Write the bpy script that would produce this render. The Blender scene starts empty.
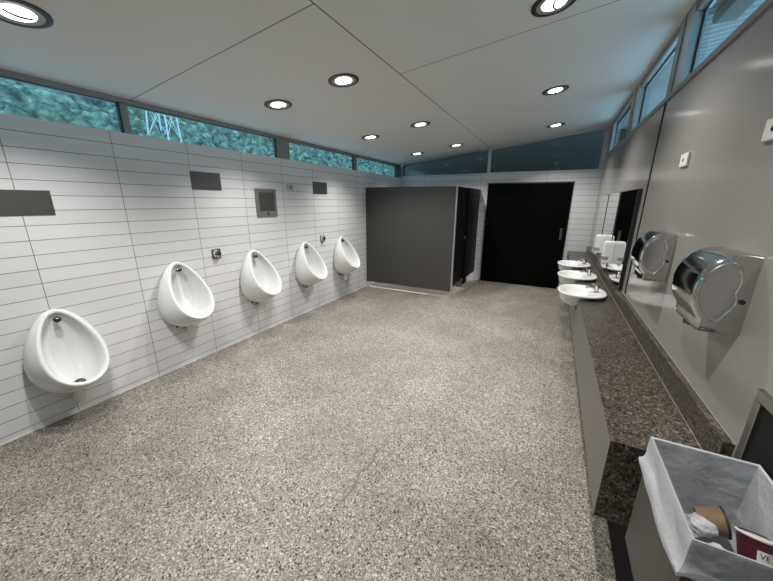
import bpy, bmesh, math, random
from mathutils import Vector, Matrix, noise
R = math.radians
random.seed(7)
sc = bpy.context.scene
COL = sc.collection

# ------------------------------------------------------------------ constants (metres)
W = 3.787            # room width (tiled wall x=0, panelled wall x=W)
D = 6.489            # far wall
YB = -2.0            # back wall, behind the camera
SIL_L, SIL_F, SIL_R = 2.14, 2.172, 2.335
CL, CR = 2.405, 2.856
SLOPE = (CR - CL) / W
ceil_z = lambda x: CL + SLOPE * x

# ------------------------------------------------------------------ material helpers
def mat(name, color=(.8, .8, .8), rough=.5, metal=0., spec=.5, coat=0., trans=0., ior=1.45):
    m = bpy.data.materials.new(name); m.use_nodes = True
    b = m.node_tree.nodes['Principled BSDF']
    b.inputs['Base Color'].default_value = (*color, 1)
    b.inputs['Roughness'].default_value = rough
    b.inputs['Metallic'].default_value = metal
    b.inputs['Specular IOR Level'].default_value = spec
    b.inputs['Coat Weight'].default_value = coat
    b.inputs['Transmission Weight'].default_value = trans
    b.inputs['IOR'].default_value = ior
    return m
class NT:
    def __init__(s, m): s.t = m.node_tree; s.b = s.t.nodes['Principled BSDF']
    def n(s, typ, **kw):
        o = s.t.nodes.new(typ)
        for k, v in kw.items(): setattr(o, k, v)
        return o
    def l(s, a, b): s.t.links.new(a, b)
    def val(s, sock, v):
        if hasattr(v, 'is_linked') or isinstance(v, bpy.types.NodeSocket): s.l(v, sock)
        else: sock.default_value = v
    def math(s, op, a, b=0., c=0., clamp=False):
        o = s.n('ShaderNodeMath', operation=op); o.use_clamp = clamp
        s.val(o.inputs[0], a); s.val(o.inputs[1], b); s.val(o.inputs[2], c); return o.outputs[0]
    def pos(s):
        g = s.n('ShaderNodeTexCoord'); return g.outputs['Object']
    def xyz(s):
        x = s.n('ShaderNodeSeparateXYZ'); s.l(s.pos(), x.inputs[0]); return x.outputs
    def noise(s, scale, detail=2., rough=.5, vec=None):
        o = s.n('ShaderNodeTexNoise'); o.inputs['Scale'].default_value = scale
        o.inputs['Detail'].default_value = detail; o.inputs['Roughness'].default_value = rough
        s.l(vec if vec else s.pos(), o.inputs['Vector']); return o.outputs['Fac']
    def vor(s, scale, feature='F1', vec=None):
        o = s.n('ShaderNodeTexVoronoi', feature=feature); o.inputs['Scale'].default_value = scale
        s.l(vec if vec else s.pos(), o.inputs['Vector']); return o
    def ramp(s, fac, stops, interp='LINEAR'):
        o = s.n('ShaderNodeValToRGB'); o.color_ramp.interpolation = interp
        e = o.color_ramp.elements
        while len(e) < len(stops): e.new(.5)
        for i, (p, c) in enumerate(stops):
            e[i].position = p; e[i].color = (*c, 1) if len(c) == 3 else c
        s.l(fac, o.inputs[0]); return o.outputs[0]
    def mix(s, fac, a, b, blend='MIX'):
        o = s.n('ShaderNodeMix', data_type='RGBA', blend_type=blend)
        s.val(o.inputs[0], fac)
        for k, v in ((6, a), (7, b)):
            if isinstance(v, bpy.types.NodeSocket): s.l(v, o.inputs[k])
            else: o.inputs[k].default_value = (*v, 1)
        return o.outputs[2]
    def color(s, v): s.l(v, s.b.inputs['Base Color'])
    def bump(s, h, strength=.2, dist=.002):
        o = s.n('ShaderNodeBump'); o.inputs['Strength'].default_value = strength; o.inputs['Distance'].default_value = dist
        s.l(h, o.inputs['Height']); s.l(o.outputs[0], s.b.inputs['Normal'])

def line_mask(N, coord, origin, pitch, width):
    """1 on a thin joint line repeated every pitch from origin, else 0."""
    f = N.math('SUBTRACT', coord, origin - width / 2)
    f = N.math('DIVIDE', f, pitch); f = N.math('FRACT', f)
    return N.math('LESS_THAN', f, width / pitch)

def tile_mat(name, axis, origin, pitch, z1):
    m = mat(name, (.62, .62, .615), .32); N = NT(m); x = N.xyz()
    h = line_mask(N, x[2], z1, .1, .0042); v = line_mask(N, x[axis], origin, pitch, .0042)
    ln = N.math('MAXIMUM', h, v)
    # every tile its own faint shade
    cz = N.math('FLOOR', N.math('DIVIDE', N.math('SUBTRACT', x[2], z1), .1))
    cy = N.math('FLOOR', N.math('DIVIDE', N.math('SUBTRACT', x[axis], origin), pitch))
    wn = N.n('ShaderNodeTexWhiteNoise', noise_dimensions='2D'); cv = N.n('ShaderNodeCombineXYZ')
    N.l(cz, cv.inputs[0]); N.l(cy, cv.inputs[1]); N.l(cv.outputs[0], wn.inputs['Vector'])
    tile = N.ramp(wn.outputs['Value'], [(0, (.69, .695, .71)), (1, (.735, .74, .755))])
    N.color(N.mix(ln, tile, (.17, .165, .155)))
    N.l(N.math('MULTIPLY_ADD', ln, .5, .28), N.b.inputs['Roughness'])
    N.bump(N.math('SUBTRACT', 1., ln), .4, .002)
    return m

def terrazzo(name, stops, base, scale, rough=.55, big=None, dark=1.):
    m = mat(name, base, rough); N = NT(m)
    v = N.vor(scale); v2 = N.vor(scale * 1.9)
    sep = N.n('ShaderNodeSeparateColor'); N.l(v.outputs['Color'], sep.inputs[0])
    sep2 = N.n('ShaderNodeSeparateColor'); N.l(v2.outputs['Color'], sep2.inputs[0])
    stone = N.ramp(sep.outputs[0], stops, 'CONSTANT')
    fine = N.ramp(sep2.outputs[1], stops, 'CONSTANT')
    thr = N.math('MULTIPLY_ADD', sep.outputs[2], .42, .22)
    inside = N.math('LESS_THAN', v.outputs['Distance'], thr)
    c = N.mix(inside, N.mix(.75, base, fine), stone)
    return m, N, c

M = {}
M['tile_side'] = tile_mat('white_wall_tile_side', 1, .431, .5993, .0471)
M['tile_end'] = tile_mat('white_wall_tile_end', 0, 1.75, 1.2, .0471)
# exposed aggregate floor
fs = [(0, (.018, .016, .014)), (.15, (.09, .08, .07)), (.28, (.20, .183, .157)), (.48, (.30, .28, .245)), (.72, (.48, .455, .41)), (.9, (.15, .13, .105))]
m, N, c = terrazzo('exposed_aggregate_floor', fs, (.265, .245, .212), 105)
x = N.xyz()
big = N.noise(.75, 3, .6); mid = N.noise(3.2, 4, .65)
worn = N.ramp(big, [(.36, (.80, .80, .81)), (.6, (1.08, 1.07, 1.05))])
worn2 = N.ramp(mid, [(.3, (.86, .85, .84)), (.65, (1.08, 1.08, 1.07))])
c = N.mix(1., N.mix(1., c, worn, 'MULTIPLY'), worn2, 'MULTIPLY')
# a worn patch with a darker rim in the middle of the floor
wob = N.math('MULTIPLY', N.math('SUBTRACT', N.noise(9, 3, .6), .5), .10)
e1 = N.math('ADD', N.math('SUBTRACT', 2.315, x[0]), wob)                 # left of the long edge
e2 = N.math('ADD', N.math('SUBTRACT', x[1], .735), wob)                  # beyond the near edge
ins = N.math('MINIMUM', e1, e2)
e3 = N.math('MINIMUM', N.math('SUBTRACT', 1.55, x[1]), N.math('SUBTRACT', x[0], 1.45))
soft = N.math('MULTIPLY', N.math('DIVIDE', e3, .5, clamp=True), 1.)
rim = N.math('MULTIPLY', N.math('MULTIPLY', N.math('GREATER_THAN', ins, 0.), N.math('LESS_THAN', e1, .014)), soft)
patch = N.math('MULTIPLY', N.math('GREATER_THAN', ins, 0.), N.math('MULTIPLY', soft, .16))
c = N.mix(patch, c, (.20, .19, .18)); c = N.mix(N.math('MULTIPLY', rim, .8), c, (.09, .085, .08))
N.color(c); N.bump(N.noise(160, 2), .12, .002); N.b.inputs['Roughness'].default_value = .6
M['floor'] = m
bs = [(0, (.012, .011, .010)), (.3, (.045, .037, .029)), (.5, (.075, .063, .050)), (.72, (.12, .103, .083)), (.9, (.21, .188, .155))]
m, N, c = terrazzo('dark_polished_terrazzo', bs, (.075, .064, .052), 85, .3)
c = N.mix(1., c, N.ramp(N.noise(2.5, 4, .6), [(.3, (.75, .75, .75)), (.7, (1.15, 1.12, 1.08))]), 'MULTIPLY')
N.color(c); M['bench'] = m
# laminated wall panels
m = mat('taupe_gloss_panel', (.20, .19, .175), .14, spec=.5); N = NT(m)
N.color(N.mix(N.noise(30, 2), (.285, .273, .255), (.305, .293, .275)))
N.bump(N.noise(140, 2), .06, .001); M['panel'] = m
m = mat('textured_ceiling', (.47, .47, .46), .7); N = NT(m); x = N.xyz()
sx = N.math('LESS_THAN', N.math('ABSOLUTE', N.math('SUBTRACT', x[0], 1.885)), .004)
sx = N.math('MULTIPLY', sx, N.math('LESS_THAN', x[1], 9.))
a1 = N.math('MULTIPLY', N.math('LESS_THAN', N.math('ABSOLUTE', N.math('SUBTRACT', x[1], 1.232)), .0035), N.math('LESS_THAN', x[0], 1.885))
a2 = N.math('MULTIPLY', N.math('LESS_THAN', N.math('ABSOLUTE', N.math('SUBTRACT', x[1], 2.315)), .0035), N.math('GREATER_THAN', x[0], 1.885))
a3 = N.math('MULTIPLY', N.math('LESS_THAN', N.math('ABSOLUTE', N.math('SUBTRACT', x[1], 2.55)), .002), N.math('LESS_THAN', x[0], 1.885))
ln = N.math('MAXIMUM', N.math('MAXIMUM', sx, a1), a2)
cc = N.mix(N.noise(220, 2), (.66, .66, .64), (.72, .72, .70))
N.color(N.mix(ln, N.mix(N.math('MULTIPLY', a3, .35), cc, (.2, .2, .2)), (.075, .075, .075))); N.bump(N.noise(220, 2), .15, .002); M['ceil'] = m
M['alu'] = mat('grey_window_aluminium', (.27, .27, .26), .42, .35)
M['alu_light'] = mat('natural_aluminium', (.52, .53, .53), .32, .8)
M['gasket'] = mat('black_gasket', (.012, .012, .014), .5)
M['steel'] = mat('brushed_stainless', (.40, .395, .385), .3, 1.)
m = mat('brushed_grey_plate', (.135, .13, .122), .38, .6); N = NT(m)
N.color(N.mix(N.noise(60, 4, .7), (.118, .113, .105), (.15, .145, .135))); M['plate'] = m
m = mat('bin_stainless', (.085, .083, .077), .42, .6); N = NT(m)
mp = N.n('ShaderNodeMapping'); mp.inputs['Scale'].default_value = (4, 4, 160); N.l(N.pos(), mp.inputs[0])
N.color(N.mix(N.noise(3, 2, .5, mp.outputs[0]), (.078, .076, .07), (.096, .094, .088))); M['bin'] = m
M['polished'] = mat('polished_stainless', (.60, .59, .57), .10, 1.)
M['polished_side'] = mat('satin_stainless', (.62, .62, .65), .22, 1.)
M['chrome'] = mat('chrome', (.62, .62, .62), .08, 1.)
M['darkchrome'] = mat('dark_chrome', (.10, .10, .10), .25, .9)
M['porcelain'] = mat('white_vitreous_china', (.72, .725, .72), .1, spec=.55)
M['white'] = mat('white_plastic', (.70, .70, .695), .3)
M['offwhite'] = mat('grey_white_plastic', (.5, .5, .5), .4)
M['window_grey'] = mat('smoky_level_window', (.27, .26, .32), .15)
m = mat('charcoal_laminate', (.042, .040, .038), .42); N = NT(m)
N.color(N.mix(N.noise(90, 2), (.050, .048, .0455), (.056, .054, .051))); M['partition'] = m
M['black_panel'] = mat('black_laminate', (.007, .007, .008), .4, spec=.12)
M['door'] = mat('black_door_paint', (.003, .0028, .0025), .6, spec=.04)
M['black'] = mat('black_rubber', (.01, .009, .009), .6)
M['recess'] = mat('dark_recess', (.012, .012, .012), .5, spec=.2)
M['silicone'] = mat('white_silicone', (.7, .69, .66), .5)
M['sealant'] = mat('grey_sealant', (.33, .32, .30), .5)
M['concrete'] = mat('grey_concrete', (.3, .29, .28), .8)
M['mirror'] = mat('mirror_silver', (.78, .79, .78), .02, 1.)
M['backdrop_grey'] = mat('dark_backdrop', (.058, .054, .05), .8)
m = mat('corrugated_soffit', (.30, .33, .34), .55); M['soffit'] = m
M['floodlight'] = mat('dark_grey_powder_coat', (.03, .03, .033), .5)
M['galv'] = mat('galvanised_steel', (.6, .63, .64), .5)
m = mat('lamp_diffuser', (1, 1, 1)); b = m.node_tree.nodes['Principled BSDF']
b.inputs['Emission Color'].default_value = (1, .97, .92, 1); b.inputs['Emission Strength'].default_value = 4.5; M['lamp'] = m
M['baffle'] = mat('silver_baffle', (.42, .41, .39), .3, .6)
M['ring'] = mat('bronze_ring', (.055, .05, .046), .35, .5)
# glass: clear straight through, Fresnel reflection off its faces
def glass_mat(name, tint, ior=1.5):
    m = bpy.data.materials.new(name); m.use_nodes = True; t = m.node_tree; t.nodes.clear()
    o = t.nodes.new('ShaderNodeOutputMaterial'); tr = t.nodes.new('ShaderNodeBsdfTransparent'); tr.inputs[0].default_value = (*tint, 1)
    g = t.nodes.new('ShaderNodeBsdfGlossy'); g.inputs['Roughness'].default_value = .01
    f = t.nodes.new('ShaderNodeFresnel'); f.inputs[0].default_value = ior
    mx = t.nodes.new('ShaderNodeMixShader')
    ge = t.nodes.new('ShaderNodeNewGeometry'); k = t.nodes.new('ShaderNodeMath'); k.operation = 'MULTIPLY'; q = t.nodes.new('ShaderNodeMath'); q.operation = 'SUBTRACT'; q.inputs[0].default_value = 1.
    for a, b in ((ge.outputs['Backfacing'], q.inputs[1]), (q.outputs[0], k.inputs[1]), (f.outputs[0], k.inputs[0]), (k.outputs[0], mx.inputs[0]), (tr.outputs[0], mx.inputs[1]), (g.outputs[0], mx.inputs[2]), (mx.outputs[0], o.inputs[0])): t.links.new(a, b)
    return m
M['glass'] = glass_mat('window_glass', (.93, .97, .97))
# bin liner
m = bpy.data.materials.new('white_polythene'); m.use_nodes = True; t = m.node_tree
b = t.nodes['Principled BSDF']; b.inputs['Base Color'].default_value = (.80, .82, .86, 1); b.inputs['Roughness'].default_value = .33
o = t.nodes['Material Output']; tl = t.nodes.new('ShaderNodeBsdfTranslucent'); tl.inputs[0].default_value = (.75, .78, .82, 1)
tp = t.nodes.new('ShaderNodeBsdfTransparent'); m1 = t.nodes.new('ShaderNodeMixShader'); m2 = t.nodes.new('ShaderNodeMixShader')
m1.inputs[0].default_value = .35; m2.inputs[0].default_value = .14
t.links.new(b.outputs[0], m1.inputs[1]); t.links.new(tl.outputs[0], m1.inputs[2]); t.links.new(m1.outputs[0], m2.inputs[1]); t.links.new(tp.outputs[0], m2.inputs[2]); t.links.new(m2.outputs[0], o.inputs[0])
N = NT(m); N.bump(N.noise(11, 3, .55), .45, .03); M['liner'] = m
m = mat('kraft_cup_card', (.30, .19, .10), .7); N = NT(m); N.color(N.mix(N.noise(40, 4, .7), (.26, .16, .085), (.34, .22, .12))); M['kraft'] = m
M['kraft_in'] = mat('cup_lining', (.06, .045, .035), .5)
m = mat('burgundy_ripple_card', (.085, .008, .02), .5); N = NT(m); x = N.xyz()
st = N.math('FRACT', N.math('MULTIPLY', x[2], 95.)); N.color(N.mix(N.math('GREATER_THAN', st, .7), (.085, .009, .022), (.045, .005, .012))); M['burgundy'] = m
M['cupwhite'] = mat('white_cup_rim', (.66, .64, .60), .45)
M['tissue'] = mat('white_tissue_paper', (.6, .6, .6), .9)
M['ink'] = mat('black_ink', (.03, .03, .03), .6)
m = mat('forest_foliage', (.1, .2, .1), .8); N = NT(m)
n1 = N.noise(1.5, 8, .76); n2 = N.noise(.2, 3); vv = N.vor(1.1)
n1 = N.math('ADD', N.math('MULTIPLY', n1, .75), N.math('MULTIPLY', N.math('SUBTRACT', .8, vv.outputs['Distance']), .28))
f1 = N.ramp(n1, [(.34, (.03, .05, .045)), (.46, (.13, .17, .14)), (.57, (.28, .33, .25)), (.70, (.60, .66, .50))])  # leaf tones, with lit crowns and shaded gaps put into the colour
N.color(N.mix(N.ramp(n2, [(.4, (0, 0, 0)), (.65, (1, 1, 1))]), f1, N.mix(.3, f1, (.14, .17, .08)))); M['forest'] = m

# ------------------------------------------------------------------ mesh helpers
def link(name, bm, m, parent=None, loc=None, smooth=False, auto=None):
    bmesh.ops.recalc_face_normals(bm, faces=bm.faces)
    me = bpy.data.meshes.new(name); bm.to_mesh(me); bm.free()
    for mm in (m if isinstance(m, (list, tuple)) else [m]): me.materials.append(mm)
    if smooth:
        for p in me.polygons: p.use_smooth = True
        if auto is not None: me.set_sharp_from_angle(angle=R(auto))
    o = bpy.data.objects.new(name, me); COL.objects.link(o)
    if parent: o.parent = parent
    if loc: o.location = loc
    return o
def empty(name, loc=(0, 0, 0), rz=0.):
    o = bpy.data.objects.new(name, None); o.empty_display_size = .1; COL.objects.link(o)
    o.location = loc; o.rotation_euler = (0, 0, rz); return o
def tag(o, label, cat, group=None, kind=None):
    o['label'] = label; o['category'] = cat
    if group: o['group'] = group
    if kind: o['kind'] = kind
    return o
def struct(o, label=None, cat=None):
    o['kind'] = 'structure'
    if label: o['label'] = label
    if cat: o['category'] = cat
    return o
def box(bm, x0, x1, y0, y1, z0, z1, bev=0., seg=2):
    t = bmesh.new(); bmesh.ops.create_cube(t, size=1)
    for v in t.verts: v.co = Vector(((x0 + x1) / 2 + v.co.x * (x1 - x0), (y0 + y1) / 2 + v.co.y * (y1 - y0), (z0 + z1) / 2 + v.co.z * (z1 - z0)))
    if bev: bmesh.ops.bevel(t, geom=list(t.edges), offset=bev, segments=seg, affect='EDGES', profile=.5)
    merge(bm, t)
def merge(bm, t, M4=None):
    me = bpy.data.meshes.new('tmp'); t.to_mesh(me); t.free()
    if M4: me.transform(M4)
    bm.from_mesh(me); bpy.data.meshes.remove(me)
def loft(bm, loops, close=True, cap0=False, cap1=False, mi=0):
    vs = [[bm.verts.new(p) for p in L] for L in loops]; n = len(vs[0])
    for a, b in zip(vs[:-1], vs[1:]):
        for i in range(n if close else n - 1):
            j = (i + 1) % n
            try: f = bm.faces.new((a[i], a[j], b[j], b[i])); f.material_index = mi
            except ValueError: pass
    if cap0: bm.faces.new(vs[0][::-1])
    if cap1: bm.faces.new(vs[-1])
    return vs
def lathe(bm, prof, n=32, M4=None, cap0=True, cap1=True):
    """profile of (r, z) revolved about z"""
    t = bmesh.new()
    loops = [[(r * math.cos(2 * math.pi * i / n), r * math.sin(2 * math.pi * i / n), z) for i in range(n)] for r, z in prof]
    loft(t, loops, cap0=cap0, cap1=cap1); merge(bm, t, M4)
def tube(bm, pts, r, n=12):
    pts = [Vector(p) for p in pts]; loops = []
    up = Vector((.123, .211, .97)).normalized()
    for i, p in enumerate(pts):
        d = (pts[min(i + 1, len(pts) - 1)] - pts[max(i - 1, 0)]).normalized()
        a = d.cross(up).normalized(); b = d.cross(a)
        rr = r[i] if isinstance(r, (list, tuple)) else r
        loops.append([p + a * rr * math.cos(2 * math.pi * k / n) + b * rr * math.sin(2 * math.pi * k / n) for k in range(n)])
    loft(bm, loops, cap0=True, cap1=True)
def prism(bm, poly, ax, a, b):
    """polygon in the two other axes, extruded along axis ax from a to b"""
    def P(u, v, w): return {0: (w, u, v), 1: (u, w, v), 2: (u, v, w)}[ax]
    loft(bm, [[P(u, v, a) for u, v in poly], [P(u, v, b) for u, v in poly]], cap0=True, cap1=True)
def B(name, m, parent, *boxes, bev=0., seg=2):
    bm = bmesh.new()
    for q in boxes: box(bm, *q, bev=bev, seg=seg)
    return link(name, bm, m, parent)
TOX = Matrix.Rotation(R(90), 4, 'Y')        # local z -> +x
def at(x, y, z): return Matrix.Translation((x, y, z))
def dup(root, name=None):
    c = root.copy(); COL.objects.link(c)
    for ch in root.children:
        d = ch.copy(); COL.objects.link(d); d.parent = c
        for g in ch.children:
            e = g.copy(); COL.objects.link(e); e.parent = d
    return c

# ------------------------------------------------------------------ room shell
struct(B('floor', M['floor'], None, (-.2, W + .2, YB - .2, D + .2, -.12, 0)))
struct(B('wall_left', M['tile_side'], None, (-.2, 0, YB, D, 0, SIL_L)))
struct(B('wall_far', M['tile_end'], None, (0, W, D, D + .2, 0, SIL_F)))
struct(B('wall_right', M['panel'], None, (W, W + .2, YB, D, 0, SIL_R)))
bm = bmesh.new(); prism(bm, [(0, 0), (W, 0), (W, CR), (0, CL)], 1, YB - .2, YB); struct(link('wall_back', bm, M['tile_end']))
bm = bmesh.new(); xa, xb = -.15, W + .125
prism(bm, [(xa, ceil_z(xa)), (xb, ceil_z(xb)), (xb, ceil_z(xb) + .2), (xa, ceil_z(xa) + .2)], 1, YB - .2, D + .2)
struct(link('ceiling', bm, M['ceil']))
struct(B('trim_1', M['gasket'], None, (W - .006, W, 2.872, 2.902, .87, SIL_R + .01), bev=.002))
struct(B('trim_2', M['silicone'], None, (.0, .006, YB, D, .0, .006)))
# left windows: a strip between the tiles and the low side of the ceiling
def window(n, label): w = empty('window_%d' % n); struct(w, label, 'window'); return w
posts = [(1.13, 1.195), (2.775, 3.02), (4.53, 4.635), (6.2, D)]
y0 = YB
for i, (a, b) in enumerate(posts):
    w = window(i + 1, ['high strip window above the urinal nearest the camera', 'high strip window with the lattice tower outside',
                       'high strip window above the framed wall panel', 'short high strip window beside the dark cubicle'][i])
    bm = bmesh.new()
    box(bm, -.046, -.012, y0, b, 2.362, ceil_z(-.03))                    # head
    if i == 1:
        box(bm, -.046, -.012, a + .012, a + .12, SIL_L, 2.37); box(bm, -.046, -.024, a + .12, b, SIL_L, 2.37)
    else: box(bm, -.046, -.012, a + .01, b, SIL_L, 2.37)
    link('window_frame', bm, M['alu'], w)
    bm = bmesh.new(); box(bm, -.046, -.012, a, a + .012, SIL_L, 2.365); box(bm, -.046, -.014, y0, a, 2.355, 2.3625); link('gasket', bm, M['gasket'], w)
    B('window_sill', M['alu'], w, (-.14, -.04, y0, b, SIL_L, SIL_L + .004))
    B('window_pane', M['glass'], w, (-.036, -.030, y0, a, SIL_L + .004, 2.362))
    y0 = b
# far windows: two trapezoids under the sloping ceiling
for i, (a, b) in enumerate([(.035, 1.855), (1.91, 3.735)]):
    w = window(5 + i, ['dark sloped window over the cubicle', 'dark sloped window over the black door'][i])
    top = lambda x: ceil_z(x) - .03
    bm = bmesh.new()
    bot = SIL_F + .018
    A = {0: 0., 1: 1.855}[i]; Bx = {0: 1.855, 1: W}[i]
    box(bm, A, Bx, D + .02, D + .1, SIL_F, bot)
    prism(bm, [(A, top(A)), (Bx, top(Bx)), (Bx, ceil_z(Bx)), (A, ceil_z(A))], 1, D + .02, D + .1)
    if i == 0: prism(bm, [(0, bot), (a, bot), (a, top(a)), (0, top(0))], 1, D + .015, D + .1)
    else:
        prism(bm, [(1.855, bot), (a, bot), (a, top(a)), (1.855, top(1.855))], 1, D + .015, D + .1)
        prism(bm, [(b, bot), (W, bot), (W, top(W)), (b, top(b))], 1, D + .015, D + .1)
    link('window_frame', bm, M['alu_light'] if i else M['alu'], w)
    bm = bmesh.new(); prism(bm, [(a, bot), (b, bot), (b, top(b)), (a, top(a))], 1, D + .055, D + .061); link('window_pane', bm, M['glass'], w)
# right windows: tall strip above the panelled wall
zt = CR - .03
segs = [(YB, .95, 1.25), (1.25, 2.62, 2.9), (2.9, 4.17, 4.5), (4.5, 5.93, 6.16)]
for i, (a, b, e) in enumerate(segs):
    w = window(7 + i, ['high window on the panelled side, behind the camera', 'nearest high window over the panelled wall, ribbed soffit outside',
                       'middle high window over the panelled wall', 'far high window over the panelled wall'][i])
    bm = bmesh.new(); box(bm, W - .012, W + .07, a, e, SIL_R, SIL_R + .032); box(bm, W + .0, W + .07, a, e, zt, ceil_z(W + .05))
    link('window_frame', bm, M['alu'], w)
    bm = bmesh.new(); box(bm, W + .0, W + .07, b + .012, b + .17, SIL_R + .032, zt); box(bm, W + .01, W + .07, a, b, zt - .04, zt); link('sash', bm, M['alu_light'], w)
    B('post', M['alu'], w, (W - .008, W + .07, b + .17, e, SIL_R + .032, zt))
    bm = bmesh.new(); box(bm, W + .044, W + .052, b - .004, b + .013, SIL_R + .032, zt - .04); box(bm, W + .044, W + .052, a, b, zt - .05, zt - .04); link('gasket', bm, M['gasket'], w)
    B('window_pane', M['glass'], w, (W + .05, W + .056, a, b, SIL_R + .032, zt - .045))
w = window(11, 'corner post of the high windows at the far end')
B('window_frame', M['alu_light'], w, (W + .0, W + .07, 6.16, D + .1, SIL_R, ceil_z(W)))

# ------------------------------------------------------------------ black sliding door
d = empty('door_1', (0, D, 0)); struct(d, 'wide black sliding door in the far wall', 'door')
B('door_leaf', M['door'], d, (1.906, 3.391, -.035, -.002, .008, 1.968), bev=.003)
B('door_rail', M['partition'], d, (1.89, 3.405, -.03, -.001, 1.968, 1.99))
bm = bmesh.new(); box(bm, 3.285, 3.325, -.043, -.033, .95, 1.16, bev=.004); link('door_handle', bm, M['plate'], d)
B('floor_guide', M['alu_light'], d, (3.37, 3.40, -.055, -.036, .0, .05), bev=.004)

# ------------------------------------------------------------------ toilet cubicle
cub = tag(empty('toilet_cubicle', (1.72, 4.91, 0)), 'charcoal panelled toilet cubicle in the far corner left of the black door', 'cubicle')
o = B('partition_panel', M['partition'], cub, (-1.715, -.012, -.012, .012, .105, 1.872), bev=.002)
B('end_post', M['alu_light'], cub, (-.018, .006, -.018, .016, 0, 1.874), bev=.002)
B('floor_strip', M['silicone'], cub, (-1.66, -.45, -.016, .004, .0005, .007))  # thin white strip drawn along the bright line under the panel
B('plinth_block', M['offwhite'], cub, (-1.718, -1.62, -.006, .02, 0, .1))
front = empty('cubicle_front', (0, 0, 0), -math.atan2(.05, 1.57)); front.parent = cub
bm = bmesh.new(); box(bm, -.032, 0., .735, .93, .085, 1.872); fx = link('pilaster', bm, M['black_panel'], cub); fx.rotation_euler = (0, 0, -.0318)
bm = bmesh.new(); box(bm, -.014, .006, .74, .765, 0, .085, bev=.003); ft = link('foot', bm, M['alu_light'], cub); ft.rotation_euler = (0, 0, -.0318)
bpy.data.objects.remove(front)
for (a, b, z0, sw) in ((.02, .73, .2, .03), (.935, 1.555, .19, .0)):
    bm = bmesh.new(); box(bm, -.03, -.006, 0, b - a, z0, 1.868, bev=.002)
    dr = link('door', bm, M['black_panel'], cub, (a * .0318, a, 0)); dr.rotation_euler = (0, 0, -.0318 + sw)
    bm = bmesh.new(); lathe(bm, [(.0, -.007), (.024, -.007), (.024, .004), (.016, .01), (.0, .01)], 20, at(0, b - a - .05, .99) @ TOX, False, False)
    box(bm, .008, .018, b - a - .056, b - a - .044, .972, 1.008)
    link('door_lock', bm, M['steel'], dr, smooth=True, auto=40)
B('rear_panel', M['black_panel'], cub, (-1.7, -.04, .79, .815, .12, 1.86))

# ------------------------------------------------------------------ urinals
def egg(a, cz, hz, w, e):     # a=0 top
    s = (1 - math.cos(a)) / 2
    return w * math.sin(a) * (1 + e * (s - .5)), cz + hz * math.cos(a)
NU = 56
def urinal_bowl():
    bm = bmesh.new(); A = [2 * math.pi * i / NU for i in range(NU)]
    def vloop(x, zt, zb, w, e):
        return [(x, *egg(a, (zt + zb) / 2, (zt - zb) / 2, w, e)) for a in A]
    def tloop(xt, zt, xb, zb, w, e, push=0.):
        L = []
        for a in A:
            y, z = egg(a, (zt + zb) / 2, (zt - zb) / 2, w, e); s = (zt - z) / (zt - zb)
            L.append((xt + (xb - xt) * s + push * math.sin(math.pi * s), y, z))
        return L
    mixl = lambda P, Q, t: [tuple(p[k] * (1 - t) + q[k] * t for k in range(3)) for p, q in zip(P, Q)]
    back = vloop(.0, 1.056, .43, .205, .50); b2 = vloop(.03, 1.062, .427, .214, .50)
    rimo = tloop(.030, 1.062, .350, .548, .178, .50)
    rimt = tloop(.048, 1.060, .362, .556, .171, .50)
    rimi = tloop(.056, 1.040, .345, .574, .150, .50)
    rimd = tloop(.045, 1.028, .322, .570, .145, .50)
    in1 = tloop(.038, 1.018, .300, .552, .138, .30, .0)
    in2 = tloop(.030, 1.000, .245, .515, .13, .30, -.03)
    in3 = tloop(.026, .960, .18, .497, .105, .30, -.045)
    in4 = tloop(.024, .88, .14, .505, .05, .30, -.03)
    loops = [back, b2, *[[(p[0], p[1] * (1 + .10 * math.sin(math.pi * t)), p[2] - .035 * math.sin(math.pi * t) * max(0, (.8 - p[2]) / .3)) for p in mixl(b2, rimo, t)] for t in (.2, .4, .6, .8)],
             rimo, rimt, rimi, rimd, in1, in2, in3, in4]
    vs = loft(bm, loops, cap0=True)
    c = bm.verts.new((.05, 0, .7)); L = vs[-1]
    for i in range(NU): bm.faces.new((L[i], L[(i + 1) % NU], c))
    return bm
def make_urinal():
    u = empty('urinal')
    o = link('bowl', urinal_bowl(), M['porcelain'], u, smooth=True)
    sub = o.modifiers.new('smooth', 'SUBSURF'); sub.levels = sub.render_levels = 1
    bm = bmesh.new(); lathe(bm, [(.0, -.02), (.012, -.02), (.013, .0), (.021, .004), (.022, .016), (.012, .024), (.0, .025)], 20, at(.062, 0, .985) @ Matrix.Rotation(R(60), 4, 'Y'), False, False)
    tube(bm, [(.03, 0, .985), (.062, 0, .985)], .008)
    link('spreader', bm, M['darkchrome'], u, smooth=True, auto=40)
    bm = bmesh.new(); lathe(bm, [(.0, -.01), (.034, -.01), (.036, .0), (.03, .012), (.018, .02), (.0, .022)], 24, at(.165, 0, .512), False, False)
    for k in range(6): tube(bm, [(.165 + .012 * math.cos(k * 1.05), .012 * math.sin(k * 1.05), .532), (.165 + .034 * math.cos(k * 1.05), .034 * math.sin(k * 1.05), .517)], .0035, 6)
    link('drain_grate', bm, M['darkchrome'], u, smooth=True, auto=40)
    bm = bmesh.new(); lathe(bm, [(.03, .325), (.034, .332), (.036, .44), (.05, .46)], 24, at(.1, .0, 0), True, True)
    tube(bm, [(.1, 0, .375), (.0, 0, .375)], .025, 16)
    link('waste_trap', bm, M['white'], u, smooth=True, auto=40)
    for sg in (-1, 1):
        bm = bmesh.new(); lathe(bm, [(.0, 0), (.012, 0), (.012, .012), (.0, .016)], 12, at(.03, .085 * sg, .425), False, False)
        link('fixing_bolt', bm, M['darkchrome'], u, smooth=True, auto=40)
    return u
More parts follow.
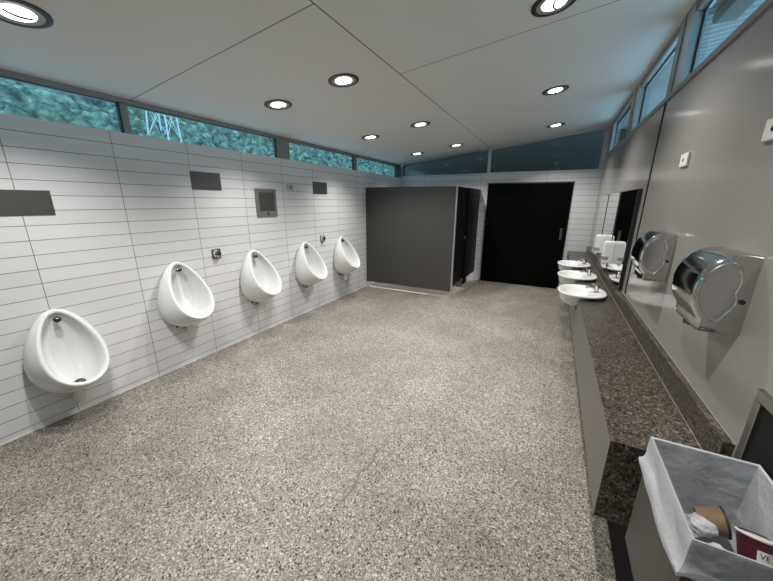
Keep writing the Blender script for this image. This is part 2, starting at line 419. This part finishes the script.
UY = [.435, 1.335, 2.23, 3.132, 4.035]
ULAB = ['white oval urinal hung lower than the rest, below the lowest dark plate',
        'white oval urinal second from the camera, left of the nearer flush button',
        'white oval urinal just right of the nearer flush button, below the framed panel',
        'white oval urinal just left of the farther flush button',
        'white oval urinal closest to the dark cubicle panel']
u0 = make_urinal()
for i, y in enumerate(UY):
    u = u0 if i == 0 else dup(u0)
    u.location = (0, y, -.203 if i == 0 else 0)
    tag(u, ULAB[i], 'urinal', 'urinals on the tiled wall')

# ------------------------------------------------------------------ things on the tiled wall
PL = [((.25, .597, 1.516, 1.68), 'dark brushed access plate hung lowest, above the lowered urinal'),
      ((1.622, 1.94, 1.724, 1.893), 'dark brushed access plate above the nearer flush button, left of the framed panel'),
      ((3.412, 3.744, 1.724, 1.893), 'dark brushed access plate above the farther flush button, near the cubicle')]
for (a, b, z0, z1), lab in PL:
    o = B('access_plate', M['plate'], None, (0, .006, a, b, z0, z1), bev=.0015); tag(o, lab, 'plate', 'access plates on the tiled wall')
p = tag(empty('wall_panel', (0, 2.526, 1.6)), 'grey framed panel with dark inset on the white tiled wall', 'panel')
bm = bmesh.new()
M['frame_grey'] = mat('satin_grey_frame', (.22, .22, .215), .35, .3)
for q in ((0, .014, -.16, -.112, -.162, .162), (0, .014, .128, .16, -.162, .162), (0, .014, -.112, .128, .12, .162), (0, .014, -.112, .128, -.162, -.1)): box(bm, *q)
link('panel_frame', bm, M['frame_grey'], p)
B('panel_inset', M['plate'], p, (.0, .008, -.113, .129, -.101, .121))
bm = bmesh.new(); lathe(bm, [(0, 0), (.012, 0), (.012, .004), (0, .005)], 16, at(.012, .01, -.13) @ TOX, False, False); link('panel_lock', bm, M['darkchrome'], p, smooth=True, auto=40)
s = tag(empty('wall_socket', (0, 2.95, 1.797)), 'small white socket plate right of the framed panel on the tiles', 'socket')
B('face_plate', M['offwhite'], s, (0, .009, -.06, .06, -.038, .038), bev=.003)
bm = bmesh.new(); lathe(bm, [(0, 0), (.012, 0), (.012, .004), (0, .005)], 16, at(.008, .01, 0) @ TOX, False, False); link('socket_eye', bm, M['darkchrome'], s)
def flush_button():
    f = empty('flush_button')
    B('back_plate', M['steel'], f, (0, .008, -.052, .052, -.052, .052), bev=.003)
    bm = bmesh.new(); lathe(bm, [(.043, 0), (.043, .012), (.036, .03), (.02, .036), (0, .037)], 28, at(.006, 0, 0) @ TOX, True, False); link('push_dome', bm, M['chrome'], f, smooth=True, auto=40)
    bm = bmesh.new(); lathe(bm, [(.018, 0), (.018, .006), (0, .007)], 20, at(.041, 0, 0) @ TOX, True, False); link('push_centre', bm, M['darkchrome'], f, smooth=True, auto=40)
    return f
f0 = flush_button(); f0.location = (0, 1.78, 1.075); tag(f0, 'chrome flush button between the second and third urinals from the camera', 'flush button', 'flush buttons')
f1 = dup(f0); f1.location = (0, 3.577, 1.062); tag(f1, 'chrome flush button between the two urinals nearest the cubicle', 'flush button', 'flush buttons')

# ------------------------------------------------------------------ terrazzo bench with basins
BY = .9
bz, bf = .745, 3.463
bench = tag(empty('vanity_bench', (W, 3.7, bz)), 'long dark terrazzo bench with pale apron along the panelled wall', 'bench')
BASY = [3.185, 4.005, 4.83]
bm = bmesh.new(); box(bm, bf - W, -.001, BY - 3.7, D - 3.7 - .002, .38 - bz, 0)
slab = link('bench_slab', bm, [M['bench'], None], bench)
apm, N, c = terrazzo('pale_apron_terrazzo', [(0, (.07, .063, .055)), (.2, (.12, .11, .095)), (.6, (.15, .138, .12)), (.9, (.18, .168, .15))], (.14, .128, .112), 130, .4)
N.color(N.mix(.6, c, (.138, .128, .112))); slab.data.materials[1] = apm
for pgn in slab.data.polygons:
    if pgn.normal.x < -.9: pgn.material_index = 1
B('splashback', M['bench'], bench, (-.03, -.0015, BY - 3.7, D - 3.7 - .002, 0, .857 - bz))
B('sealant_bead', M['sealant'], bench, (-.0315, -.0295, BY - 3.7 + .01, D - 3.7 - .002, -.001, .0015), (-.0025, -.0005, BY - 3.7, D - 3.7 - .002, .857 - bz - .001, .857 - bz + .002))
# pockets for the basins
def oval(cx, hx0, hx1, hy, z, n=48, p=2.3, cy=0.):
    L = []
    for i in range(n):
        a = 2 * math.pi * i / n; ca, sa = math.cos(a), math.sin(a)
        h = hx1 if ca > 0 else hx0
        L.append((cx + h * math.copysign(abs(ca) ** (2 / p), ca), cy + hy * math.copysign(abs(sa) ** (2 / p), sa), z))
    return L
# basin local frame: x=0 at the back of the rim, front towards -x, z=0 rim height
BXB, RZ = 3.70, .786
def basin_outer():
    return [oval(-.20, .215, .20, .252, 0), oval(-.20, .217, .201, .254, -.006), oval(-.20, .213, .196, .249, -.015), oval(-.205, .200, .15, .226, -.026),
            oval(-.225, .168, .09, .165, -.08), oval(-.235, .132, .07, .118, -.12), oval(-.24, .085, .055, .075, -.146), oval(-.24, .03, .03, .03, -.156)]
cut = bmesh.new()
for y in BASY:
    t = bmesh.new(); loft(t, [[(p[0] * 1.0, p[1], p[2]) for p in L] for L in
        ([oval(-.20, .25, .175, .235, .04)] + [oval(-.20, .25, .175, .235, -.036)] + [oval(-.22, .22, .10, .18, -.085), oval(-.23, .17, .085, .13, -.13), oval(-.23, .1, .075, .09, -.17)])], cap0=True, cap1=True)
    bmesh.ops.recalc_face_normals(t, faces=t.faces)
    merge(cut, t, at(BXB, y, RZ) )
co = link('cutter', cut, M['bench'])
bo = slab.modifiers.new('pockets', 'BOOLEAN'); bo.object = co; bo.operation = 'DIFFERENCE'; bo.solver = 'EXACT'
bpy.context.view_layer.update()
dg = bpy.context.evaluated_depsgraph_get()
nm = bpy.data.meshes.new_from_object(slab.evaluated_get(dg)); slab.modifiers.clear(); slab.data = nm
bpy.data.objects.remove(co)
def make_basin():
    b = empty('wash_basin')
    bm = bmesh.new()
    outer = basin_outer()[::-1]
    inner = [oval(-.20, .205, .192, .243, .004), oval(-.215, .186, .165, .222, .002), oval(-.245, .145, .115, .195, -.006), oval(-.25, .128, .100, .175, -.03), oval(-.25, .11, .085, .145, -.07),
             oval(-.245, .07, .05, .075, -.108), oval(-.24, .022, .022, .022, -.118)]
    loft(bm, outer + inner, cap0=True, cap1=True)
    link('bowl', bm, M['porcelain'], b, smooth=True, auto=60)
    bm = bmesh.new(); lathe(bm, [(.0, -.12), (.024, -.118), (.022, -.111), (.0, -.109)], 20, at(-.24, 0, 0), False, False); link('waste_plug', bm, M['chrome'], b, smooth=True)
    bm = bmesh.new()
    lathe(bm, [(.025, 0), (.025, .005), (.019, .009), (.0175, .036), (.02, .042), (.02, .052)], 24, at(-.085, 0, .003))
    tube(bm, [(-.09, 0, .03), (-.125, 0, .042), (-.16, 0, .042), (-.176, 0, .032)], [.014, .012, .011, .0105], 16)
    tp = link('tap', bm, M['chrome'], b, smooth=True, auto=40)
    bm = bmesh.new(); lathe(bm, [(.020, 0), (.021, .01), (.013, .018), (0, .019)], 24, at(-.085, 0, .0555)); tube(bm, [(-.085, 0, .066), (-.13, 0, .078)], [.008, .006], 10)
    link('tap_lever', bm, M['chrome'], tp, smooth=True, auto=40)
    bm = bmesh.new(); tube(bm, [(-.225, 0, -.17), (-.225, 0, -.27)], .02, 16); tube(bm, [(-.225, 0, -.25), (-.2, 0, -.31), (-.1, 0, -.32)], .018, 14)
    return b, bm
b0, tr = make_basin(); tr.free()
BL = ['white oval wash basin nearest the hand dryers on the bench', 'white oval wash basin between the other two on the bench', 'white oval wash basin closest to the black door']
for i, y in enumerate(BASY):
    b = b0 if i == 0 else dup(b0); b.location = (BXB, y, RZ)
    tag(b, BL[i], 'basin', 'wash basins in the terrazzo bench')
struct(B('trim_3', M['black'], None, (3.615, W, YB, D, .0, .006)))

# ------------------------------------------------------------------ mirrors, soap, dryers on the panelled wall
for (a, b, e, lab) in ((3.035, 3.82, 3.895, 'frameless wall mirror nearest the hand dryers, black door reflected'), (3.895, 4.70, 4.79, 'frameless wall mirror between the other two'), (4.79, 5.58, 5.6, 'frameless wall mirror closest to the black door')):
    mr = tag(empty('wall_mirror', (W, a, .87)), lab, 'mirror', 'mirrors over the basins')
    B('glass', M['mirror'], mr, (-.033, -.029, .002, b - a, .004, .862)); B('backing_board', M['gasket'], mr, (-.0295, -.001, 0, e - a - .001, 0, .866))
def soap():
    s = empty('soap_dispenser')
    bm = bmesh.new()
    sec = lambda z, g: [(-.0, -.052 * g, z), (-.055 * g, -.055 * g, z), (-.080 * g, -.047 * g, z), (-.095 * g, -.02 * g, z), (-.095 * g, .02 * g, z), (-.080 * g, .047 * g, z), (-.055 * g, .055 * g, z), (0, .052 * g, z)]
    loft(bm, [sec(-.075, .97), sec(.075, 1.), sec(.092, .985), sec(.105, .93), sec(.112, .83)], cap0=True, cap1=True)
    link('cover', bm, M['white'], s, smooth=True, auto=35)
    bm = bmesh.new(); loft(bm, [sec(-.11, .93), sec(-.0755, .985)], cap0=True, cap1=True); link('lower_case', bm, M['white'], s, smooth=True, auto=35)
    bm = bmesh.new(); L = lambda z: [(-.098, -.02, z), (-.083, -.049, z), (-.056, -.0575, z), (-.04, -.0575, z), (-.04, .0575, z), (-.056, .0575, z), (-.083, .049, z), (-.098, .02, z)]
    loft(bm, [L(-.078), L(-.045)], cap0=True, cap1=True); link('level_window', bm, M['window_grey'], s)
    bm = bmesh.new(); lathe(bm, [(.014, -.135), (.018, -.13), (.02, -.108)], 16, at(-.07, 0, 0)); link('nozzle', bm, M['white'], s, smooth=True, auto=40)
    return s
s0 = soap()
s0.location = (W - .034, 3.64, 1.125); tag(s0, 'white soap dispenser above the middle basin', 'soap dispenser', 'soap dispensers between the mirrors')
s1 = dup(s0); s1.location = (W - .034, 4.42, 1.125); tag(s1, 'white soap dispenser above the basin closest to the black door', 'soap dispenser', 'soap dispensers between the mirrors')

def dryer():
    d = empty('hand_dryer')
    prof = [(0, .002), (.0, .286), (.03, .289), (.06, .286), (.085, .276), (.108, .258), (.128, .232), (.142, .20), (.149, .165), (.149, .13), (.142, .095), (.128, .066), (.118, .052), (.114, .04), (.115, .012), (.108, .002)]
    H = .13
    def lp(y, k):
        cx, cz = .06, .145
        return [(-(cx + (px - cx) * k) if px > 0 else 0., y, cz + (pz - cz) * k) for px, pz in prof]
    bm = bmesh.new()
    loft(bm, [lp(-H, .90), lp(-H + .004, .955), lp(-H + .014, .99), lp(-H + .03, 1.), lp(H - .03, 1.), lp(H - .014, .99), lp(H - .004, .955), lp(H, .90)], cap0=True, cap1=True)
    body = link('cover', bm, M['polished'], d, smooth=True, auto=28)
    # dished oval side plates
    for s in (-1, 1):
        bm = bmesh.new()
        arc = [(.066 + .074 * math.sin(t), .153 + .108 * math.cos(t)) for t in [math.pi * k / 24 for k in range(25)]]
        wav = [(.052, .07), (.038, .095), (.031, .115), (.033, .135), (.041, .155), (.036, .175), (.032, .2), (.038, .23), (.05, .252)]
        base = arc + wav; mx, mz = .075, .155
        ring = lambda k, h: [(-(mx + (px - mx) * k), s * h, mz + (pz - mz) * k) for px, pz in base]
        loft(bm, [ring(1.0, H - .006), ring(1.0, H + .003), ring(.975, H + .0045), ring(.93, H + .003), ring(.88, H - .0005), ring(.5, H + .0008), ring(.1, H + .0012)], cap1=True)
        sp = link('side_plate', bm, M['polished_side'], d, smooth=True, auto=30)
        bm = bmesh.new(); lathe(bm, [(.0085, 0), (.0085, .004), (.006, .005), (.005, .002), (0, .002)], 16, at(-.020, s * (H + .0005), .128) @ Matrix.Rotation(R(-90 * s), 4, 'X'), True, False)
        link('side_screw', bm, M['darkchrome'], sp, smooth=True, auto=40)
    bm = bmesh.new(); t = bmesh.new()
    tube(bm, [(-.085, 0, .012), (-.085, 0, -.006)], .03, 24); link('air_nozzle', bm, M['darkchrome'], d, smooth=True, auto=40)
    return d
d0 = dryer(); d0.location = (W, 1.2, 1.168); tag(d0, 'polished steel hand dryer nearest the camera, above the waste bin', 'hand dryer', 'hand dryers on the panelled wall')
d1 = dup(d0); d1.location = (W, 2.06, 1.172); tag(d1, 'polished steel hand dryer next to the mirrors', 'hand dryer', 'hand dryers on the panelled wall')

for (y, z, lab) in ((2.1, 1.857, 'small white wall plate with dark eye above the farther hand dryer'), (1.225, 1.862, 'small white wall plate at the edge of the photo, above the nearer hand dryer')):
    s = tag(empty('sensor_plate', (W, y, z)), lab, 'wall plate', 'white plates on the panelled wall')
    B('face_plate', M['white'], s, (-.014, 0, -.058, .058, -.036, .036), bev=.004)
    bm = bmesh.new(); lathe(bm, [(.009, 0), (.009, .003), (0, .004)], 14, at(-.013, .0, 0) @ Matrix.Rotation(R(-90), 4, 'Y'), True, False); link('eye', bm, M['darkchrome'], s)

# ------------------------------------------------------------------ waste bin, its liner and what is in it
wp = tag(empty('waste_recess', (W, .575, .7)), 'stainless framed dark recess in the panelled wall behind the bin', 'recess panel')
bm = bmesh.new()
for q in ((-.012, 0, -.29, .29, .35, .385), (-.012, 0, .258, .29, -.25, .35), (-.012, 0, -.29, -.258, -.25, .35), (-.012, 0, -.258, .258, -.25, -.215)): box(bm, *q, bev=.002)
link('recess_frame', bm, M['steel'], wp); B('recess_back', M['recess'], wp, (-.004, 0, -.259, .259, -.216, .351))
bx0, bx1, by0, by1, bzt, bzb = 3.53, 3.772, .388, .745, .898, .475
bn = tag(empty('waste_bin', ((bx0 + bx1) / 2, (by0 + by1) / 2, bzb)), 'square stainless waste bin hung on the wall at the end of the bench', 'bin')
cx, cy = (bx0 + bx1) / 2, (by0 + by1) / 2; hx, hy = (bx1 - bx0) / 2, (by1 - by0) / 2
bm = bmesh.new(); t = .002
rect = lambda k, z: [(-hx + k, -hy + k, z), (hx - k, -hy + k, z), (hx - k, hy - k, z), (-hx + k, hy - k, z)]
H = bzt - bzb
loft(bm, [rect(.006, 0), rect(0, .006), rect(0, H), rect(t, H), rect(t, .008)], cap0=True, cap1=True); link('bin_body', bm, M['bin'], bn)
B('wall_bracket', M['steel'], bn, (hx, hx + .014, -.1, .1, H - .12, H - .02))
# liner: inside the bin, over the lip, hanging outside
ln = tag(empty('bin_liner', (cx, cy, bzt)), 'white translucent plastic liner folded over the waste bin rim', 'bin liner')
def sq(hx_, hy_, z, n=22, wob=0., ph=0., zw=0.):
    P = []
    c = [(-hx_, -hy_), (hx_, -hy_), (hx_, hy_), (-hx_, hy_)]
    for k in range(4):
        a, b = Vector(c[k]), Vector(c[(k + 1) % 4]); nn = (b - a).orthogonal().normalized() * -1
        nn = Vector(((b - a).y, -(b - a).x)).normalized()
        for i in range(n):
            f = i / n; q = a.lerp(b, f); e = math.sin(math.pi * f)
            d = wob * e * (noise.noise(Vector((q.x * 14 + ph, q.y * 14, z * 9))) )
            dz = zw * noise.noise(Vector((q.x * 7 + ph * 3, q.y * 7, 4.1)))
            P.append((q.x + nn.x * d, q.y + nn.y * d, z + dz))
    return P
bm = bmesh.new()
loops = [sq(hx * .55, hy * .6, -.25, wob=.01, ph=2), sq(hx * .86, hy * .9, -.22, wob=.02, ph=3), sq(hx - .014, hy - .014, -.16, wob=.018, ph=1.), sq(hx - .008, hy - .008, -.09, wob=.016, ph=1.2), sq(hx - .005, hy - .005, -.04, wob=.008, ph=1.4), sq(hx - .003, hy - .003, .002),
         sq(hx + .003, hy + .003, .0045), sq(hx + .0045, hy + .0045, -.03, wob=.004, ph=5), sq(hx + .004, hy + .004, -.06, wob=.005, ph=6, zw=.01), sq(hx + .007, hy + .007, -.072, wob=.006, ph=7, zw=.03), sq(hx + .014, hy + .014, -.082, wob=.006, ph=7, zw=.04), sq(hx + .016, hy + .016, -.1, wob=.008, ph=8, zw=.045), sq(hx + .013, hy + .013, -.118, wob=.006, ph=8, zw=.05)]
vs = loft(bm, loops, cap0=True)
# only the room-side halves hang outside: keep the back against the wall slim
for L in vs[6:]:
    for v in L:
        if v.co.x > hx + .003: v.co.x = hx + .003
link('liner_film', bm, M['liner'], ln, smooth=True, auto=50)
# cups and tissue
def cup(name, body_m, lip_m, inner_m, h=.10, r0=.028, r1=.043, ripple=0.):
    c = empty(name)
    bm = bmesh.new(); lathe(bm, [(r0, 0), (r1, h), (r1 - .002, h), (r0 - .002, .004)], 36); link('cup_wall', bm, [body_m], c, smooth=True, auto=40)
    bm = bmesh.new(); lathe(bm, [(r1 - .003, h - .004), (r1 + .002, h - .005), (r1 + .003, h), (r1 - .002, h + .002)], 36, None, False, False); link('rim', bm, lip_m, c, smooth=True)
    bm = bmesh.new(); lathe(bm, [(0, .003), (r0 - .003, .0045), (r1 - .0035, h - .002)], 36, None, False, False); link('lining', bm, inner_m, c, smooth=True, auto=40)
    return c
camp = Vector((3.1655, -.4013, 1.6178))
def aim(c, rim_at, axis, h):
    q = axis.normalized(); c.rotation_mode = 'QUATERNION'; c.rotation_quaternion = q.to_track_quat('Z', 'Y'); c.location = Vector(rim_at) - q * h
    return c
c1 = cup('paper_cup', M['kraft'], M['kraft_in'], M['kraft_in'], .062, .030, .037)
v = (Vector((3.70, .66, .74)) - camp).normalized(); rr = v.cross(Vector((0, 0, 1))).normalized(); uu = rr.cross(v)
aim(c1, (3.708, .662, .745), rr * .72 + uu * .40 + v * .12, .062); tag(c1, 'brown card coffee cup lying tipped over in the bin', 'cup')
c2 = cup('coffee_cup', M['burgundy'], M['cupwhite'], M['cupwhite'], .10, .027, .037)
aim(c2, (3.731, .588, .797), Vector((.06, .50, .86)), .10); tag(c2, 'burgundy ripple coffee cup with white rim in the bin', 'cup')
# printed white label on the ripple card, facing the room
c2.rotation_quaternion = c2.rotation_quaternion; bpy.context.view_layer.update()
toc = c2.matrix_world.inverted() @ camp; th0 = math.atan2(toc.y, toc.x) + .62
bm = bmesh.new(); n = 10
def rad(z): return .027 + .010 * z / .10 + .0008
loft(bm, [[(rad(z) * math.cos(th0 - .55 + 1.1 * k / n), rad(z) * math.sin(th0 - .55 + 1.1 * k / n), z) for k in range(n + 1)] for z in (.036, .05, .064, .074)], close=False)
loft(bm, [[((rad(z) - .0006) * math.cos(th0 - .55 + 1.1 * k / n), (rad(z) - .0006) * math.sin(th0 - .55 + 1.1 * k / n), z) for k in range(n + 1)] for z in (.036, .074)], close=False)
lab = link('printed_label', bm, M['cupwhite'], c2)
fc = bpy.data.curves.new('print', 'FONT'); fc.body = 'VE'; fc.size = .017; fc.extrude = .0001; fo = bpy.data.objects.new('print', fc); COL.objects.link(fo)
bpy.context.view_layer.update(); me = bpy.data.meshes.new_from_object(fo.evaluated_get(bpy.context.evaluated_depsgraph_get())); bpy.data.objects.remove(fo)
for vv in me.vertices:
    x, y, z = vv.co; zz = .057 + y; a = th0 - .42 + x / .033; r_ = rad(zz) + .0005 + z
    vv.co = (r_ * math.cos(a), r_ * math.sin(a), zz)
me.materials.clear(); me.materials.append(M['ink']); po = bpy.data.objects.new('lettering', me); COL.objects.link(po); po.parent = lab
# crumpled tissues
for (px, r_, sd, labl) in (((3.650, .632, .735), .032, 1., 'crumpled white tissue left of the brown cup in the bin'), ((3.672, .575, .715), .026, 4., 'crumpled white tissue between the two cups in the bin')):
    bm = bmesh.new(); bmesh.ops.create_icosphere(bm, subdivisions=4, radius=r_)
    for vv in bm.verts:
        q = vv.co.normalized(); d_ = noise.fractal(q * 1.3 + Vector((sd, sd * 2, 0)), 1, 2, 2); vv.co *= 1 + .22 * d_ - .10 * abs(noise.noise(q * 2.5 + Vector((sd, 0, 0)))); vv.co.z *= .75
    tag(link('paper_tissue', bm, M['tissue'], None, px), labl, 'tissue', 'tissues in the bin')

# ------------------------------------------------------------------ downlights
def downlight():
    d = empty('downlight')
    bm = bmesh.new(); lathe(bm, [(.098, .0), (.098, -.006), (.112, -.008), (.126, -.005), (.128, .0)], 48, None, False, False); link('trim_ring', bm, M['ring'], d, smooth=True, auto=50)
    bm = bmesh.new(); lathe(bm, [(.07, -.0035), (.1, -.006), (.1, -.0005), (.07, -.0005)], 48, None, False, False); link('baffle', bm, M['baffle'], d, smooth=True, auto=40)
    bm = bmesh.new(); lathe(bm, [(.0, -.012), (.045, -.011), (.068, -.006), (.07, -.001)], 40, None, False, False); link('lamp_diffuser', bm, M['lamp'], d, smooth=True)
    bm = bmesh.new(); tube(bm, [(-.004 + .014 * (k / 5) ** 2, .052 * k / 5, -.015 + .004 * (k / 5) ** 2) for k in range(-5, 6)], .0052, 8); link('tube_gap', bm, M['black'], d)  # dark bar added for the unlit gap between the lamp tubes
    return d
rows = [('left ceiling row', .725, [.42, 2.11, 3.838, 5.578]), ('middle ceiling row', 1.475, [.4, 2.098, 3.821, 5.54]), ('row nearest the panelled wall', 3.0, [.38, 2.081, 3.793, 5.556])]
ordn = ['nearest the camera', 'second from the camera', 'third from the camera', 'nearest the far wall']
dl = None; TILT = -math.atan(SLOPE)
for nm_, x_, ys in rows:
    for k, y in enumerate(ys):
        if dl is None: o = dl = downlight()
        else: o = dup(dl)
        o.location = (x_, y, ceil_z(x_) - .0005); o.rotation_euler = (0, TILT, 0)
        tag(o, 'round bronze rimmed downlight in the %s, %s' % (nm_, ordn[k]), 'downlight', 'recessed ceiling downlights')
        L = bpy.data.lights.new('downlight_beam', 'SPOT'); L.energy = 92; L.color = (1, .97, .93); L.spot_size = R(128); L.spot_blend = .85; L.shadow_soft_size = .04
        lo = bpy.data.objects.new('downlight_beam', L); COL.objects.link(lo); lo.location = (x_, y, ceil_z(x_) - .075); lo.rotation_euler = (0, TILT * .6, 0)
# ------------------------------------------------------------------ outside
bm = bmesh.new(); NX, NY = 90, 420
vs = []
for i in range(NX + 1):
    row = []
    for j in range(NY + 1):
        x = -26 - i * .38; y = -30 + j * .40
        z = (-26 - x) * .66
        p = Vector((x * .42, y * .42, z * .2))
        d1, _ = noise.voronoi(p * 1.0); d2, _ = noise.voronoi(p * 2.7)
        hgt = (1 - d1[0] ** .8) * 1.5 + (1 - d2[0]) * .6 + noise.fractal(p * 4, 1, 2, 4) * .5
        row.append(bm.verts.new((x + hgt * .6, y + noise.noise(p * 3) * .3, z + hgt)))
    vs.append(row)
for i in range(NX):
    for j in range(NY): bm.faces.new((vs[i][j], vs[i + 1][j], vs[i + 1][j + 1], vs[i][j + 1]))
o = link('forest_canopy', bm, M['forest']); tag(o, 'dense green forest canopy on the hillside outside the high windows', 'forest', kind='stuff')
# lattice tower on the slope
tw = tag(empty('lattice_tower', (-35, 21.9, 0), .45), 'pale steel lattice tower on the wooded hillside outside', 'tower')
def leg(k, z): s = 1.45 - z * .05; return Vector((s * (1 if k in (0, 3) else -1), s * (1 if k < 2 else -1), z))
for k in range(4):
    bm = bmesh.new(); tube(bm, [leg(k, 5), leg(k, 17)], .075, 6); link('leg', bm, M['galv'], tw)
bm = bmesh.new()
for k in range(4):
    q = (k + 1) % 4; z = 5.
    while z < 16.5:
        tube(bm, [leg(k, z), leg(q, z + 3.1)], 0.035, 6); tube(bm, [leg(q, z), leg(k, z + 3.1)], .035, 6); z += 3.1
link('bracing', bm, M['galv'], tw)
# ribbed soffit of the eave on the high side
bm = bmesh.new(); y = -2.; sx0, sx1 = W + .1, 6.4
prof = []
while y < 9.0:
    prof += [(y, 0), (y + .035, 0), (y + .05, -.02), (y + .085, -.02)]; y += .10
loops = [[(sx, yy, 2.872 + SLOPE * (sx - W) + dz) for yy, dz in prof] for sx in (sx0, sx1)]
loft(bm, loops, close=False)
loft(bm, [[(sx, yy, 2.935 + SLOPE * (sx - W)) for yy, dz in (prof[0], prof[-1])] for sx in (sx0, sx1)], close=False)
struct(link('eave_soffit', bm, M['soffit']), 'ribbed soffit of the roof outside', 'soffit')
fl = B('outside_floodlight', M['floodlight'], None, (3.95, 4.09, 2.35, 2.94, 2.80, 2.87), bev=.02); tag(fl, 'dark grey floodlight housing under the ribbed soffit outside', 'floodlight')
struct(B('wall_added', M['backdrop_grey'], None, (-.3, W + .6, 7.0, 7.2, 0, 3.9)), 'added dark wall behind the far windows', 'wall')  # added wall that hides the sky and keeps the far panes dark

# ------------------------------------------------------------------ daylight
wd = bpy.data.worlds.new('dusk_sky'); sc.world = wd; wd.use_nodes = True
t = wd.node_tree; bg = t.nodes['Background']
bg.inputs[0].default_value = (.36, .74, 1.0, 1); bg.inputs[1].default_value = 2.1

# ------------------------------------------------------------------ camera
cam = bpy.data.cameras.new('camera'); co = bpy.data.objects.new('camera', cam); COL.objects.link(co); sc.camera = co
F = 319.14; yaw, pitch, roll = -.4738, -.2708, .006
cam.sensor_fit = 'HORIZONTAL'; cam.sensor_width = 36; cam.lens = F / 773 * 36; cam.clip_start = .02; cam.clip_end = 500
fw = Vector((math.sin(yaw) * math.cos(pitch), math.cos(yaw) * math.cos(pitch), math.sin(pitch)))
r = fw.cross(Vector((0, 0, 1))).normalized(); u = r.cross(fw)
c, s = math.cos(roll), math.sin(roll); r, u = c * r + s * u, -s * r + c * u
m4 = Matrix((r, u, -fw)).transposed().to_4x4(); m4.translation = Vector((3.1655, -.4013, 1.6178)); co.matrix_world = m4
sc.view_settings.view_transform = 'Standard'; sc.view_settings.look = 'None'; sc.view_settings.gamma = 1.; sc.view_settings.exposure = 0.; sc.view_settings.use_curve_mapping = False
